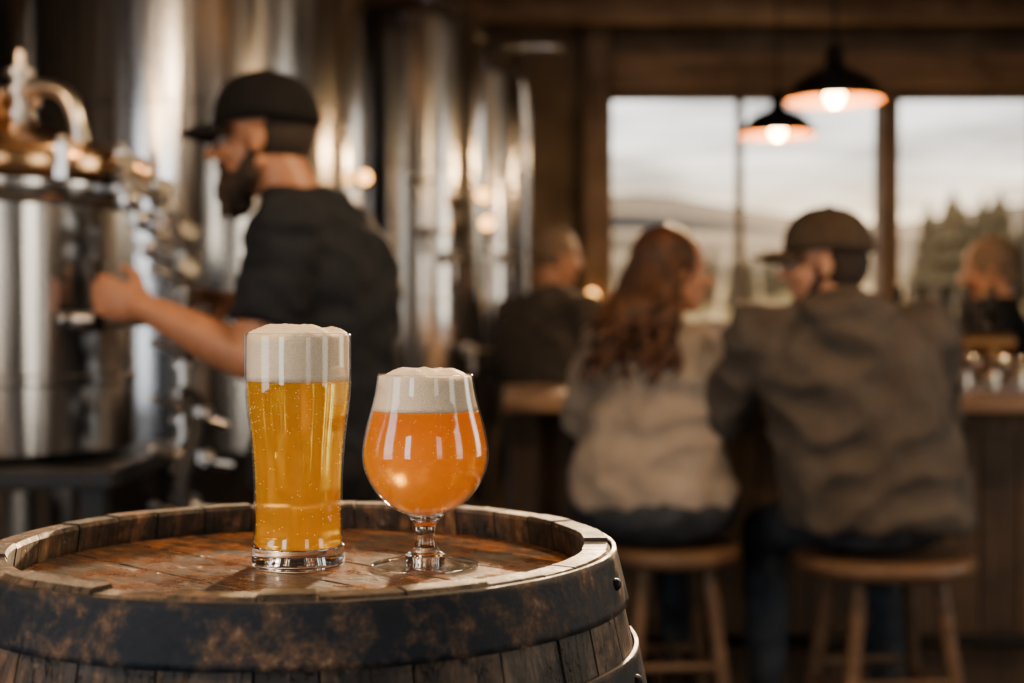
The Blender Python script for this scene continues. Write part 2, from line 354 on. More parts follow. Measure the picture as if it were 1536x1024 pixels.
# ------------------------------------------------------------ room
YB=8.0; XL=-3.1; XR=3.3; YF=-2.5; ZC=2.9
bm=bmesh.new(); box(bm,XL-.15,XR+.15,YF-.15,YB+.15,-.1,0); mk(bm,'floor',M_floor,smooth=False)
bm=bmesh.new()
for i in range(32):
    x0=XL-.15+i*(XR-XL+.3)/32; box(bm,x0,x0+(XR-XL+.3)/32-.008,YF-.15,YB+.15,ZC,ZC+.08)
mk(bm,'ceiling',M_beam,smooth=False)
bm=bmesh.new()
box(bm,XL-.15,.50,YB,YB+.15,0,ZC); box(bm,.5,2.98,YB,YB+.15,0,1.10); box(bm,.5,2.98,YB,YB+.15,2.46,ZC); box(bm,2.98,XR+.15,YB,YB+.15,0,ZC)
mk(bm,'wall_back',M_plaster,smooth=False)
def sidewall(name,x0,x1,ops):
    bm=bmesh.new(); ys=[YF]+[v for o in ops for v in o]+[YB]
    for i in range(0,len(ys),2): box(bm,x0,x1,ys[i],ys[i+1],0,ZC)
    for a,b in ops: box(bm,x0,x1,a,b,0,.7); box(bm,x0,x1,a,b,2.5,ZC)
    mk(bm,name,M_wall,smooth=False)
opL=[(-.7,.5)]; opR=[(-.6,.3),(2.6,3.6)]  # unseen side openings, added for edge highlights on the glasses
sidewall('wall_left',XL-.15,XL,opL); sidewall('wall_right',XR,XR+.15,opR)
bm=bmesh.new()
op=[(-2.6,-1.7),(1.6,2.5)]  # unseen openings behind the camera, added for strip reflections on steel
xs=[XL-.15]+[v for o in op for v in o]+[XR+.15]
for i in range(0,len(xs),2): box(bm,xs[i],xs[i+1],YF-.15,YF,0,ZC)
for a,b in op: box(bm,a,b,YF-.15,YF,0,.7); box(bm,a,b,YF-.15,YF,2.5,ZC)
mk(bm,'wall_front',M_wall,smooth=False)
wins=[(.563,1.264),(1.294,2.055),(2.157,2.93)]
for i,(a,b) in enumerate(wins):
    e=empty('window_%d'%(i+1),((a+b)/2,YB+.05,1.76))
    bm=bmesh.new(); t=.018
    box(bm,a-t,a,YB-.01,YB+.1,1.10,2.46); box(bm,b,b+t,YB-.01,YB+.1,1.10,2.46)
    box(bm,a,b,YB-.01,YB+.1,1.10,1.14); box(bm,a,b,YB-.01,YB+.1,2.42,2.46)
    mk(bm,'frame',M_post,e,smooth=False,bevel=.004)
    bm=bmesh.new(); box(bm,a,b,YB+.05,YB+.056,1.14,2.42); mk(bm,'pane',M_pane,e,smooth=False)
bm=bmesh.new(); box(bm,.40,.545,YB-.12,YB-.001,0,ZC-.001); box(bm,1.262,1.296,YB-.05,YB-.001,1.15,2.47); box(bm,2.055,2.157,YB-.08,YB-.001,1.15,2.47); box(bm,2.95,3.1,YB-.1,YB-.001,0,ZC-.001)
mk(bm,'trim_1',M_post,smooth=False,bevel=.006)
bm=bmesh.new(); box(bm,.55,2.94,YB-.10,YB-.001,2.47,2.66); mk(bm,'trim_2',M_beam,smooth=False,bevel=.008)
bm=bmesh.new(); box(bm,.55,2.94,YB-.16,YB-.001,1.06,1.10); mk(bm,'trim_3',M_beam,smooth=False,bevel=.005)
bm=bmesh.new()
for z in np.arange(.02,1.0,.14): box(bm,.55,2.94,YB-.03,YB-.001,z,z+.132)
mk(bm,'baseboard_back',M_wall,smooth=False)
for i,y in enumerate([1.2,3.0,4.8,6.5,7.3]):
    bm=bmesh.new(); box(bm,XL,XR,y-.07,y+.07,ZC-.2,ZC-.002); mk(bm,'ceiling_beam' if i==0 else 'ceiling_beam.%03d'%i,M_beam,smooth=False,bevel=.01)

# ------------------------------------------------------------ outside
land=empty('hillside_landscape',(10,60,0))
def field():
    bm=bmesh.new(); nx,ny=80,50; g=[]
    for j in range(ny):
        y=9.5+ (j/(ny-1))**1.6*190; row=[]
        for i in range(nx):
            x=(-60+ i/(nx-1)*200)*(0.25+ y/110)
            z=-.6+ max(0,(y-14))*.07
            if y>62: z+= (y-62)*.038*(1+1.0*noise.noise(V((x*.03,y*.01,3))))
            z+=.8*noise.noise(V((x*.05,y*.05,0)))*min(1,y/60)
            row.append(bm.verts.new((x,y,z)))
        g.append(row)
    for j in range(ny-1):
        for i in range(nx-1): bm.faces.new((g[j][i],g[j][i+1],g[j+1][i+1],g[j+1][i]))
    m,nt,out=newmat('hillside'); L=nt.links.new
    p=N(nt,'ShaderNodeBsdfPrincipled'); p.inputs['Roughness'].default_value=1; p.inputs['Specular IOR Level'].default_value=.1
    tc=N(nt,'ShaderNodeTexCoord'); sx=N(nt,'ShaderNodeSeparateXYZ'); L(tc.outputs['Object'],sx.inputs[0])
    mr=N(nt,'ShaderNodeMapRange'); mr.inputs['From Min'].default_value=10; mr.inputs['From Max'].default_value=140; L(sx.outputs['Y'],mr.inputs['Value'])
    cr=N(nt,'ShaderNodeValToRGB'); e=cr.color_ramp.elements; e[0].color=(.36,.24,.08,1); e[1].color=(.03,.037,.042,1); k=e.new(.34); k.color=(.42,.28,.11,1); k=e.new(.46); k.color=(.05,.048,.03,1)
    L(mr.outputs[0],cr.inputs[0]); L(cr.outputs[0],p.inputs['Base Color']); L(p.outputs[0],out.inputs[0])
    mk(bm,'terrain',m,land)
field()
M_tree=mat('tree_foliage',(.13,.095,.045),1,nscale=1,var=.4,bump=.4,bscale=4)
bm=bmesh.new()
for i in range(190):
    y=random.uniform(46,62); x=random.uniform(11.5,26)*y/40 if i<150 else random.uniform(2,12)*y/50
    g=-.7+(y-14)*.07; h=random.uniform(2.0,4.0)*(1 if i<150 else .5)
    cyl(bm,(x,y,g-1),(x,y,g+h*.3),.12,.1,6)
    for k in range(5):
        z0=g+h*(.05+.18*k); r=h*.30*(1-k*.16)
        cyl(bm,(x,y,z0),(x+random.uniform(-.05,.05),y,z0+h*.3),r,.02,9)
mk(bm,'conifers',M_tree,land,smooth=False)

# ------------------------------------------------------------ barrel
BX,BY,ZT=-.174,1.185,.97
def Ro(z):
    t=(z-.485)/.485; return .318-.063*t*t
barrel=empty('oak_barrel',(BX,BY,0))
bm=bmesh.new(); ns=30; cum=[0]
for i in range(ns): cum.append(cum[-1]+random.uniform(.75,1.3))
tot=cum[-1]
for i in range(ns):
    a0=cum[i]/tot*2*pi; a1=cum[i+1]/tot*2*pi-.0065
    zt=ZT+random.uniform(-.0024,.0014); na=5; zs=[.0+zt*k/22 for k in range(22)]+[zt-.004,zt]
    gi=[];go=[]
    off=random.uniform(-.0007,.0007)
    for z in zs:
        ro=Ro(z)+off; ri=ro-.027
        if z>zt-.03: ri+= .004*(z-(zt-.03))/.03
        if z==zt: ro-=.002; ri+=.002
        go.append([bm.verts.new((BX+ro*math.cos(a0+(a1-a0)*k/(na-1)),BY+ro*math.sin(a0+(a1-a0)*k/(na-1)),z)) for k in range(na)])
        gi.append([bm.verts.new((BX+ri*math.cos(a0+(a1-a0)*k/(na-1)),BY+ri*math.sin(a0+(a1-a0)*k/(na-1)),z)) for k in range(na)])
    for k in range(len(zs)-1):
        for j in range(na-1):
            bm.faces.new((go[k][j],go[k][j+1],go[k+1][j+1],go[k+1][j])); bm.faces.new((gi[k][j],gi[k+1][j],gi[k+1][j+1],gi[k][j+1]))
        for j in (0,na-1): bm.faces.new((go[k][j],go[k+1][j],gi[k+1][j],gi[k][j]))
    for j in range(na-1):
        bm.faces.new((go[-1][j],go[-1][j+1],gi[-1][j+1],gi[-1][j])); bm.faces.new((go[0][j],gi[0][j],gi[0][j+1],go[0][j+1]))
mk(bm,'staves',M_stave,barrel,smooth=False)
ZH=ZT-.025
def head(z,name,ang):
    bm=bmesh.new(); R=.2335; ed=[-R,-.165,-.09,-.022,.048,.115,.175,R]; T=.02
    for a,b in zip(ed[:-1],ed[1:]):
        b-=.0016; n=10; pts=[]
        aa=math.asin(max(-1,a/R)); bb=math.asin(min(1,b/R))
        for k in range(n+1):
            t=aa+(bb-aa)*k/n; pts.append((R*math.cos(t),R*math.sin(t)))
        for k in range(n+1):
            t=bb+(aa-bb)*k/n; pts.append((-R*math.cos(t),R*math.sin(t)))
        q=[]
        for p in pts:
            if not q or (abs(p[0]-q[-1][0])+abs(p[1]-q[-1][1]))>1e-5: q.append(p)
        if abs(q[0][0]-q[-1][0])+abs(q[0][1]-q[-1][1])<1e-5: q.pop()
        lo=[bm.verts.new((p[0],p[1],-T)) for p in q]; hi=[bm.verts.new((p[0],p[1],0)) for p in q]
        bm.faces.new(hi); bm.faces.new(list(reversed(lo)))
        for k in range(len(q)): bm.faces.new((lo[k],lo[(k+1)%len(q)],hi[(k+1)%len(q)],hi[k]))
    o=mk(bm,name,M_head,None,smooth=False,bevel=.0012)
    o.location=(BX,BY,z); o.rotation_euler=(0,0,ang); o.parent=barrel; o.matrix_parent_inverse=Matrix.Translation(-V(barrel.location))
head(ZH,'barrel_head',math.radians(-43)); head(.045,'bottom_head',.3)
def hoop(z0,z1,name):
    bm=bmesh.new(); n=8
    pr=[(Ro(z0+(z1-z0)*k/n)+.0042,z0+(z1-z0)*k/n) for k in range(n+1)]
    pr=[(pr[0][0]-.003,z0-.0005)]+pr+[(pr[-1][0]-.003,z1+.0005)]
    inn=[(Ro(z0+(z1-z0)*k/n)+.0006,z0+(z1-z0)*k/n) for k in range(n,-1,-1)]
    lathe(bm,pr+inn+[pr[0]],160,(BX,BY,0))
    for a in (-.28,1.2): 
        r=Ro((z0+z1)/2)+.004
        sph(bm,(BX+r*math.cos(a),BY+r*math.sin(a),(z0+z1)/2),(.005,.005,.005),12)
    mk(bm,name,M_hoop,barrel)
for i,(a,b) in enumerate([(.924,.9665),(.853,.889),(.66,.695),(.275,.31),(.08,.116),(.004,.045)]): hoop(a,b,'hoop_%d'%(i+1))

# ------------------------------------------------------------ glasses
PX,PY=-.181,1.203
pint=empty('pint_glass_of_lager',(PX,PY,ZH))
outp=crp([(.0388,.0025),(.0392,.008),(.0385,.018),(.0374,.03),(.0372,.05),(.0378,.08),(.0400,.108),(.0430,.132),(.0445,.150),(.0448,.17),(.0446,.1955)],8)
bm=bmesh.new()
w=[(r,z) for r,z in outp if z>=.018]
lathe(bm,w+[(w[-1][0]-.0008,.1965)]+[(r-.0016,z) for r,z in reversed(w)],96,(PX,PY,ZH))
mk(bm,'glass_wall',M_thin,pint)
bm=bmesh.new()
bs=[(0,.003),(.028,.0025),(.033,0.0),(.0372,0.0)]+[(r,z) for r,z in outp if z<=.0181]+[(.0366,.0182),(.0345,.0172),(.03,.0158),(0,.0150)]
lathe(bm,bs,96,(PX,PY,ZH)); mk(bm,'glass_base',M_glass,pint)
LV=.156
il=[(r-.0017,z) for r,z in w if z<LV]
rl=np.interp(LV,[z for r,z in w],[r for r,z in w])-.0017
bm=bmesh.new(); lathe(bm,[(0,.0153),(.03,.0161),(.0345,.0176)]+il+[(rl,LV),(0,LV)],96,(PX,PY,ZH)); mk(bm,'lager',M_lager,pint)
def foam(name,cx,cy,r0f,z0,zr,dome,par,seed,seg=128):
    bm=bmesh.new(); pr=[(0,z0+.0003)]
    for k in range(9):
        z=z0+.0003+(zr-z0)*k/8; pr.append((r0f(z),z))
    R=r0f(zr)
    for k in range(1,31):
        t=k/30; q=1-t; pr.append((R*q if k<30 else 0,zr+dome*(1-q**3)))
    lathe(bm,pr,seg,(cx,cy,ZH))
    for v in bm.verts:
        zz=v.co.z-ZH
        if zz>zr+.0004:
            n0=noise.noise(V((v.co.x*32+seed,v.co.y*32,1))); n1=noise.noise(V((v.co.x*75+seed,v.co.y*75,0))); n2=noise.noise(V((v.co.x*300,v.co.y*300,seed)))
            v.co.z+=.004*n0+.0028*n1+.0007*n2
    mk(bm,name,M_foam,par)
fz=[z for r,z in w]; fr=[r for r,z in w]
foam('foam_head',PX,PY,lambda z:float(np.interp(z,fz,fr))-.0018,LV,.1935,.0088,pint,3)
bm=bmesh.new()
def bub(bm,c,s): sph(bm,c,s,6)
for i in range(560):
    z=random.uniform(.03,.155) if i<330 else random.uniform(.115,.155); R=np.interp(z,fz,fr)-.0016; a=random.uniform(0,2*pi)
    bub(bm,(PX+R*math.cos(a),PY+R*math.sin(a),ZH+z),random.uniform(.00018,.00042))
mk(bm,'bubbles',M_bub,pint)
TX,TY=-.073,1.197
tul=empty('tulip_glass_of_ipa',(TX,TY,ZH))
bo=crp([(.0035,.0425),(.016,.0445),(.0305,.0515),(.0435,.0655),(.0515,.082),(.0533,.0960),(.0512,.112),(.0470,.1285),(.0430,.144),(.0402,.1615)],8)
bm=bmesh.new(); lathe(bm,[(0,.0423)]+bo+[(bo[-1][0]-.0006,.1625)]+[(max(0,r-.0013),z+.0013*max(0,1-(z-.0425)/.03)) for r,z in reversed(bo)]+[(0,.0438)],96,(TX,TY,ZH)); mk(bm,'bowl_glass',M_thin,tul)
bm=bmesh.new()
stf=crp([(.0456,.0022),(.040,.0036),(.028,.0060),(.017,.0098)],6)
lathe(bm,[(.0165,.0008),(.034,.0006),(.043,0.0002),(.0454,.0006)]+stf,96,(TX,TY,ZH)); mk(bm,'foot',M_foot,tul)
st=crp([(.017,.0098),(.0105,.0155),(.0082,.022),(.0078,.029),(.0088,.035),(.0125,.040),(.0165,.0438)],6)
bm=bmesh.new(); lathe(bm,[(0,.0022),(.0165,.0012)]+st+[(.009,.0426),(0,.0418)],64,(TX,TY,ZH)); mk(bm,'stem',M_glass,tul)
LV2=.1315
ib=[(max(0.001,r-.0015),z+.0016*max(0,1-(z-.0425)/.03)) for r,z in bo if z<LV2]
bz=[z for r,z in bo]; br=[r for r,z in bo]
bm=bmesh.new(); lathe(bm,[(0,.0442)]+ib+[(float(np.interp(LV2,bz,br))-.0015,LV2),(0,LV2)],96,(TX,TY,ZH)); mk(bm,'hazy_ipa',M_ipa,tul)
foam('foam_head',TX,TY,lambda z:float(np.interp(z,bz,br))-.0016,LV2,.1598,.0078,tul,9)
bm=bmesh.new()
for i in range(260):
    z=random.uniform(.07,.131); R=np.interp(z,bz,br)-.0014; a=random.uniform(0,2*pi)
    bub(bm,(TX+R*math.cos(a),TY+R*math.sin(a),ZH+z),random.uniform(.00015,.00035))
mk(bm,'bubbles',M_bub,tul)

# ------------------------------------------------------------ tanks
def tank(name,x,y,r,zc,z1,seg=64,face=-pi/2,zm=1.35,mface=2.6):
    e=empty(name,(x,y,0)); bm=bmesh.new()
    pr=[(0,.28),(.05,.28),(.06,.32),(r*.9,zc-.06),(r,zc)]
    zz=zc
    while zz<z1-.5:
        zz+=.55; pr+=[(r,zz-.012),(r+.006,zz-.008),(r+.006,zz+.008),(r,zz+.012)]
    pr+=[(r,z1)]+[(r*math.cos(t),z1+r*.32*math.sin(t)) for t in np.linspace(.12,1.45,9)]+[(0,z1+r*.325)]
    lathe(bm,pr,seg,(x,y,0)); mk(bm,'vessel',M_steel,e,autosm=True)
    bm=bmesh.new()
    for k in range(4):
        a=pi/4+k*pi/2; cyl(bm,(x+r*.86*math.cos(a),y+r*.86*math.sin(a),.0),(x+r*.86*math.cos(a),y+r*.86*math.sin(a),zc+.1),.03,.03,12)
        cyl(bm,(x+r*.86*math.cos(a),y+r*.86*math.sin(a),0),(x+r*.86*math.cos(a),y+r*.86*math.sin(a),.015),.055,.055,16)
    mk(bm,'legs',M_steel,e,autosm=True)
    c=V((x,y,zm)); d=V((math.cos(mface),math.sin(mface),0)); s=V((-d.y,d.x,0))
    bm=bmesh.new(); m=min(.2,r*.45)
    cyl(bm,c+d*(r-.05),c+d*(r+.05),m,m,32); cyl(bm,c+d*(r+.05),c+d*(r+.065),m*1.12,m*1.12,32); sph(bm,c+d*(r+.05),(m*.3,m*.9,m*.9),20,Matrix.Rotation(mface,4,'Z'))
    cyl(bm,c+d*(r+.13)-s*.07,c+d*(r+.13)+s*.07,.008,.008,8); cyl(bm,c+d*(r+.06),c+d*(r+.14),.012,.012,10)
    mk(bm,'manway',M_steel2,e,autosm=True)
    d=V((math.cos(face),math.sin(face),0)); s=V((-d.y,d.x,0))
    bm=bmesh.new()
    for zz,ss in ((zm-.35,.12),(zm+.02,.04),(zm+.12,-.06),(zm+.32,-.1)):
        p=c+d*(r*.98)+s*ss; p.z=zz
        cyl(bm,p,p+d*.10,.014,.014,12); sph(bm,p+d*.1,.024,12); cyl(bm,p+d*.1,p+d*.1+V((0,0,-.09)),.012,.012,10); cyl(bm,p+d*.1,p+d*.1+s*.08,.007,.007,8)
        cyl(bm,p+d*.03,p+d*.045,.028,.028,16)
    mk(bm,'sample_valves',M_steel2,e,autosm=True)
    tube([(x,y,z1+r*.3),(x,y,z1+r*.3+.05),(x+.06*s.x,y-.05,z1+r*.3+.08),(x+.3*s.x+.1,y-.1,z1+r*.3+.08)],.02,'top_pipe',M_steel2,e)
    return e
tA=tank('fermentation_tank',-1.10,5.0,.575,.75,2.42,face=-.9,zm=1.35)
tank('fermentation_tank',-2.32,5.7,.5,.75,2.42,face=-1.0,zm=1.3)
tB=tank('fermentation_tank',-.41,6.0,.29,.7,2.42,face=-1.2,zm=1.4)
tC=tank('fermentation_tank',-.14,7.0,.22,.7,2.35,face=-1.3,zm=1.45)
def lamp_glint(x,y,z,par,m=None,r=.02):  # glowing ball added in place of a lamp reflection on a tank
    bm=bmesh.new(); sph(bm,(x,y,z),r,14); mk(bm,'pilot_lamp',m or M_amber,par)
    bm=bmesh.new(); cyl(bm,(x,y+.01,z),(x,y+.09,z),r*1.15,r*1.15,14); mk(bm,'pilot_housing',M_black,par)
lamp_glint(-.505,4.88,1.655,tA,r=.022)
lamp_glint(-.115,5.66,1.665,tB,r=.024); lamp_glint(-.10,5.68,1.555,tB,r=.024)
tube([(.02,6.75,2.40),(.05,6.72,2.3),(.06,6.75,2.0),(.06,6.8,1.2),(.06,6.85,.3)],.022,'drain_pipe',M_steel,tC)

# ------------------------------------------------------------ brew kettle
KX,KY,KR=-1.19,3.2,.33
k=empty('brew_kettle',(KX,KY,0))
bm=bmesh.new()
lathe(bm,[(0,.86),(KR-.02,.86),(KR,.88),(KR,1.02),(KR+.006,1.025),(KR+.006,1.04),(KR,1.045),(KR,1.40),(KR+.012,1.41),(KR+.02,1.43),(KR+.02,1.45),(KR,1.455),(0,1.455)],80,(KX,KY,0)); mk(bm,'kettle_body',M_steel,k,autosm=True)
bm=bmesh.new()
lathe(bm,[(0,1.456),(KR+.03,1.456),(KR+.052,1.47),(KR+.056,1.49),(KR+.05,1.515),(KR+.02,1.53),(KR-.02,1.545),(.22,1.578),(.12,1.60),(.11,1.64),(.125,1.645),(.125,1.66),(.10,1.672),(0,1.68)],80,(KX,KY,0)); mk(bm,'lid',M_lid,k,autosm=True)
bm=bmesh.new()
lathe(bm,[(0,.55),(.27,.55),(.27,.80),(.3,.82),(0,.82)],64,(KX,KY,0)); mk(bm,'burner_skirt',M_steel,k,autosm=True)
bm=bmesh.new()
box(bm,-1.75,-.80,2.84,3.6,.822,.858)
for x in (-1.7,-.85):
    for y in (2.9,3.55): box(bm,x-.025,x+.025,y-.025,y+.025,0,.822)
box(bm,-1.72,-.83,2.87,2.91,.30,.34); box(bm,-1.72,-.83,3.5,3.54,.3,.34); box(bm,-1.6,-.9,2.95,3.5,.545,.551)
mk(bm,'stand',M_black,k,smooth=False,bevel=.004)
bm=bmesh.new()
cyl(bm,(-1.07,3.1,1.58),(-1.07,3.1,1.71),.017,.017,16)
for z in (1.60,1.65,1.69): cyl(bm,(-1.07,3.1,z),(-1.07,3.1,z+.012),.032,.032,20)
cyl(bm,(-1.07,3.1,1.71),(-1.07,3.1,1.745),.012,.009,12)
cyl(bm,(-1.19,3.1,1.665),(-1.19,3.1,1.70),.05,.05,20); cyl(bm,(-1.25,3.1,1.705),(-1.13,3.1,1.725),.011,.011,10)
for a in np.arange(-2.9,.4,.42):
    p=V((KX+(KR+.05)*math.cos(a),KY+(KR+.05)*math.sin(a),1.475)); box(bm,p.x-.012,p.x+.012,p.y-.012,p.y+.012,1.45,1.52)
    sph(bm,(p.x,p.y,1.53),.011,10)
mk(bm,'lid_fittings',M_steel2,k,autosm=True)
tube([(-1.07,3.1,1.655),(-1.01,3.08,1.662),(-.955,3.06,1.64),(-.93,3.05,1.585),(-.925,3.05,1.53)],.019,'vapour_pipe',M_steel2,k)
tube([(-.925,3.05,1.53),(-.91,3.05,1.50),(-.84,3.06,1.47),(-.76,3.08,1.42),(-.725,3.1,1.37),(-.72,3.12,1.28),(-.72,3.12,.92),(-.72,3.12,.55),(-.72,3.12,.1)],.017,'transfer_pipe',M_steel2,k)
tube([(-.92,2.98,1.16),(-.86,2.99,1.16),(-.80,3.02,1.16),(-.76,3.08,1.16),(-.72,3.12,1.16)],.016,'outlet_pipe',M_steel2,k)
tube([(-.72,3.12,1.0),(-.68,3.05,.98),(-.66,3.0,.92),(-.69,2.97,.8),(-.66,2.98,.66),(-.7,3.0,.5),(-.72,3.1,.2)],.02,'hose',M_rubber,k)
bm=bmesh.new()
for (x,y,z) in [(-.84,3.06,1.47),(-.76,3.08,1.42),(-.72,3.12,1.33),(-.72,3.12,1.25),(-.72,3.12,1.09),(-.72,3.12,.97),(-.72,3.12,.86),(-.72,3.12,.74)]:
    sph(bm,(x,y,z),.026,14); cyl(bm,(x,y,z-.035),(x,y,z-.024),.032,.032,18); cyl(bm,(x,y,z+.024),(x,y,z+.035),.032,.032,18)
    cyl(bm,(x,y,z),(x+.02,y-.05,z+.02),.010,.010,10); cyl(bm,(x+.02,y-.05,z+.02),(x+.025,y-.055,z+.024),.022,.022,18)
    cyl(bm,(x,y-.03,z),(x-.055,y-.05,z+.02),.006,.006,8); sph(bm,(x-.055,y-.05,z+.02),.011,10)
for (x,y,z) in [(-.66,3.02,.95),(-.65,2.99,.86),(-.68,3.0,.76),(-.79,3.0,1.36),(-.775,3.0,1.30),(-.81,2.99,1.40)]:
    cyl(bm,(x,y,z),(x,y,z+.025),.022,.022,18); sph(bm,(x+.02,y-.03,z+.01),.013,12); cyl(bm,(x,y,z),(x+.03,3.12,z-.02),.009,.009,8)
mk(bm,'valves',M_steel2,k,autosm=True)
HG=V((-.862,2.965,1.215))
bm=bmesh.new(); cyl(bm,HG+V((0,0,-.075)),HG+V((0,0,.06)),.012,.012,16); sph(bm,HG+V((0,0,.062)),.016,12)
cyl(bm,HG+V((0,0,-.07)),HG+V((-.09,.03,-.07)),.012,.016,12); mk(bm,'lever_handle',M_black,k)

# ------------------------------------------------------------ people
def hand(bm,w,d,n,s,curl=(30,55,45),r=1.0,spread=.0):
    w=V(w); d=V(d).normalized(); n=V(n); n=(n-d*n.dot(d)).normalized(); s0=d.cross(n).normalized()
    s=s0 if s0.dot(V(s))>0 else -s0
    R=Matrix((d,s,n)).transposed().to_4x4()
    sph(bm,w+d*.05*r,(.052*r,.040*r,.016*r),14,R); sph(bm,w+d*.075*r,(.026*r,.043*r,.0145*r),12,R)
    sph(bm,w+d*.03*r+s*.022*r+n*.008,(.034*r,.018*r,.017*r),12,R)
    cyl(bm,w-d*.02,w+d*.03,.025*r,.022*r,14)
    for off,ln,b in ((.031,.072,.088),(.0105,.082,.094),(-.0105,.076,.090),(-.0305,.06,.083)):
        p=w+d*b*r+s*off*r; th=0; pts=[w+d*(b-.03)*r+s*off*.9*r,p]; rad=[.0095*r,.0092*r]
        for sg,(fr,cu) in enumerate(zip((.45,.31,.24),curl)):
            th+=math.radians(cu); dd=d*math.cos(th)+n*math.sin(th)+s*off*spread
            p=p+dd.normalized()*ln*fr*r; pts.append(p); rad.append((.0088,.0081,.0072)[sg]*r)
        chain(bm,pts,rad,8)
    p=w+d*.022*r+s*.03*r+n*.006
    q1=p+(d*.62+s*.6+n*.45).normalized()*.042*r; q2=q1+(d*.8+s*.12+n*.6).normalized()*.034*r; q3=q2+(d*.75-s*.15+n*.6).normalized()*.026*r
    chain(bm,[p,q1,q2,q3],[.014*r,.0115*r,.010*r,.0082*r],8)
def headbm(bm,M,s=1.0):
    b=bmesh.new()
    sph(b,(-.012,0,.035),(.098,.076,.092),24); sph(b,(.028,0,-.028),(.062,.057,.086),20)
    sph(b,(.058,0,-.090),(.026,.028,.021),12)
    for y in (1,-1):
        limb(b,(-.002,.052*y,-.05),(.05,.022*y,-.092),.02,.017,10)
        sph(b,(.062,.034*y,-.022),.024,12); sph(b,(.099,.011*y,-.027),.0085,10)
        sph(b,(-.006,.078*y,-.004),(.019,.008,.03),12); sph(b,(-.002,.083*y,-.022),(.01,.006,.01),8)
        limb(b,(.082,.012*y,.024),(.072,.045*y,.022),.010,.008,8)
    limb(b,(.088,0,.012),(.116,0,-.020),.009,.0125,10)
    limb(b,(.088,-.017,-.055),(.088,.017,-.055),.0065,.0065,8); limb(b,(.086,-.015,-.066),(.086,.015,-.066),.0065,.0065,8)
    bmesh.ops.scale(b,vec=(s,s,s),verts=b.verts)
    b.transform(M)
    me=bpy.data.meshes.new('t'); b.to_mesh(me); b.free(); bm.from_mesh(me); bpy.data.meshes.remove(me)
def eyes(M,par,s=1):
    b=bmesh.new()
    for y in (1,-1): sph(b,V((.0765,.031*y,.004))*s,.0115*s,12)
    b.transform(M); mk(b,'eyes',M_white,par)
    b=bmesh.new()
    for y in (1,-1): sph(b,V((.0850,.0315*y,.004))*s,.0055*s,10)
    b.transform(M); mk(b,'irises',M_iris,par)
def eyebrows(M,par,m):
    b=bmesh.new()
    for y in (1,-1): limb(b,(.091,.014*y,.029),(.078,.046*y,.029),.004,.003,8)
    b.transform(M); mk(b,'eyebrows',m,par)
def cap(M,par,m,s=1.0,bl=.14):
    b=bmesh.new(); nu=32; nv=10; rings=[]
    for j in range(nv+1):
        t=j/nv*pi/2; z=.105*math.sin(t)**.9 if t>0 else 0
        if j==nv: rings.append([b.verts.new((-.018,0,.105+.038))]); break
        rr=math.cos(t)**.72
        rings.append([b.verts.new((-.012+.109*rr*math.cos(2*pi*i/nu),.088*rr*math.sin(2*pi*i/nu),.038+z-.012*(math.cos(2*pi*i/nu)<0)*rr*abs(math.cos(2*pi*i/nu)))) for i in range(nu)])
    for k in range(len(rings)-1):
        A,B=rings[k],rings[k+1]
        for i in range(nu):
            j=(i+1)%nu
            if len(B)==1: b.faces.new((A[i],A[j],B[0]))
            else: b.faces.new((A[i],A[j],B[j],B[i]))
    n=16; I=[];O=[];Mi=[]
    for i in range(n+1):
        a=math.radians(-62+124*i/n)
        pi_=V((-.012+.106*math.cos(a),.088*math.sin(a),.044)); po=V((.055+bl*max(0,math.cos(a*1.3)),.082*math.sin(max(-pi/2,min(pi/2,a*1.3))),.030))
        pm=(pi_+po)/2
        for p in (pi_,pm,po): p.z-=3.2*p.y*p.y
        I.append(b.verts.new(pi_));Mi.append(b.verts.new(pm+V((0,0,.004))));O.append(b.verts.new(po))
    for i in range(n): b.faces.new((I[i],I[i+1],Mi[i+1],Mi[i])); b.faces.new((Mi[i],Mi[i+1],O[i+1],O[i]))
    sph(b,(-.018,0,.143),(.009,.009,.005),10)
    bmesh.ops.scale(b,vec=(s,s,s),verts=b.verts); b.transform(M)
    o=mk(b,'cap',m,par); sm=o.modifiers.new('s','SOLIDIFY'); sm.thickness=.006; sm.offset=0
def facing(loc,yaw,pitch=0,roll=0):
    return Matrix.Translation(loc)@Matrix.Rotation(yaw,4,'Z')@Matrix.Rotation(pitch,4,'Y')@Matrix.Rotation(roll,4,'X')
def feet(par,ank,dirs,m=None):
    b=bmesh.new()
    for a,d in zip(ank,dirs):
        a=V(a); d=V(d).normalized(); z=V((a.x,a.y,0))
        limb(b,a+V((0,0,.05)),V((a.x,a.y,.05)),.05,.047); sph(b,z-d*.03+V((0,0,.035)),.04)
        limb(b,z+d*.02+V((0,0,.045)),z+d*.13+V((0,0,.032)),.046,.04); limb(b,z+d*.13+V((0,0,.03)),z+d*.165+V((0,0,.028)),.042,.032)
    remesh(b,'boots',m or M_shoe,par,.01,3,minz=.002)
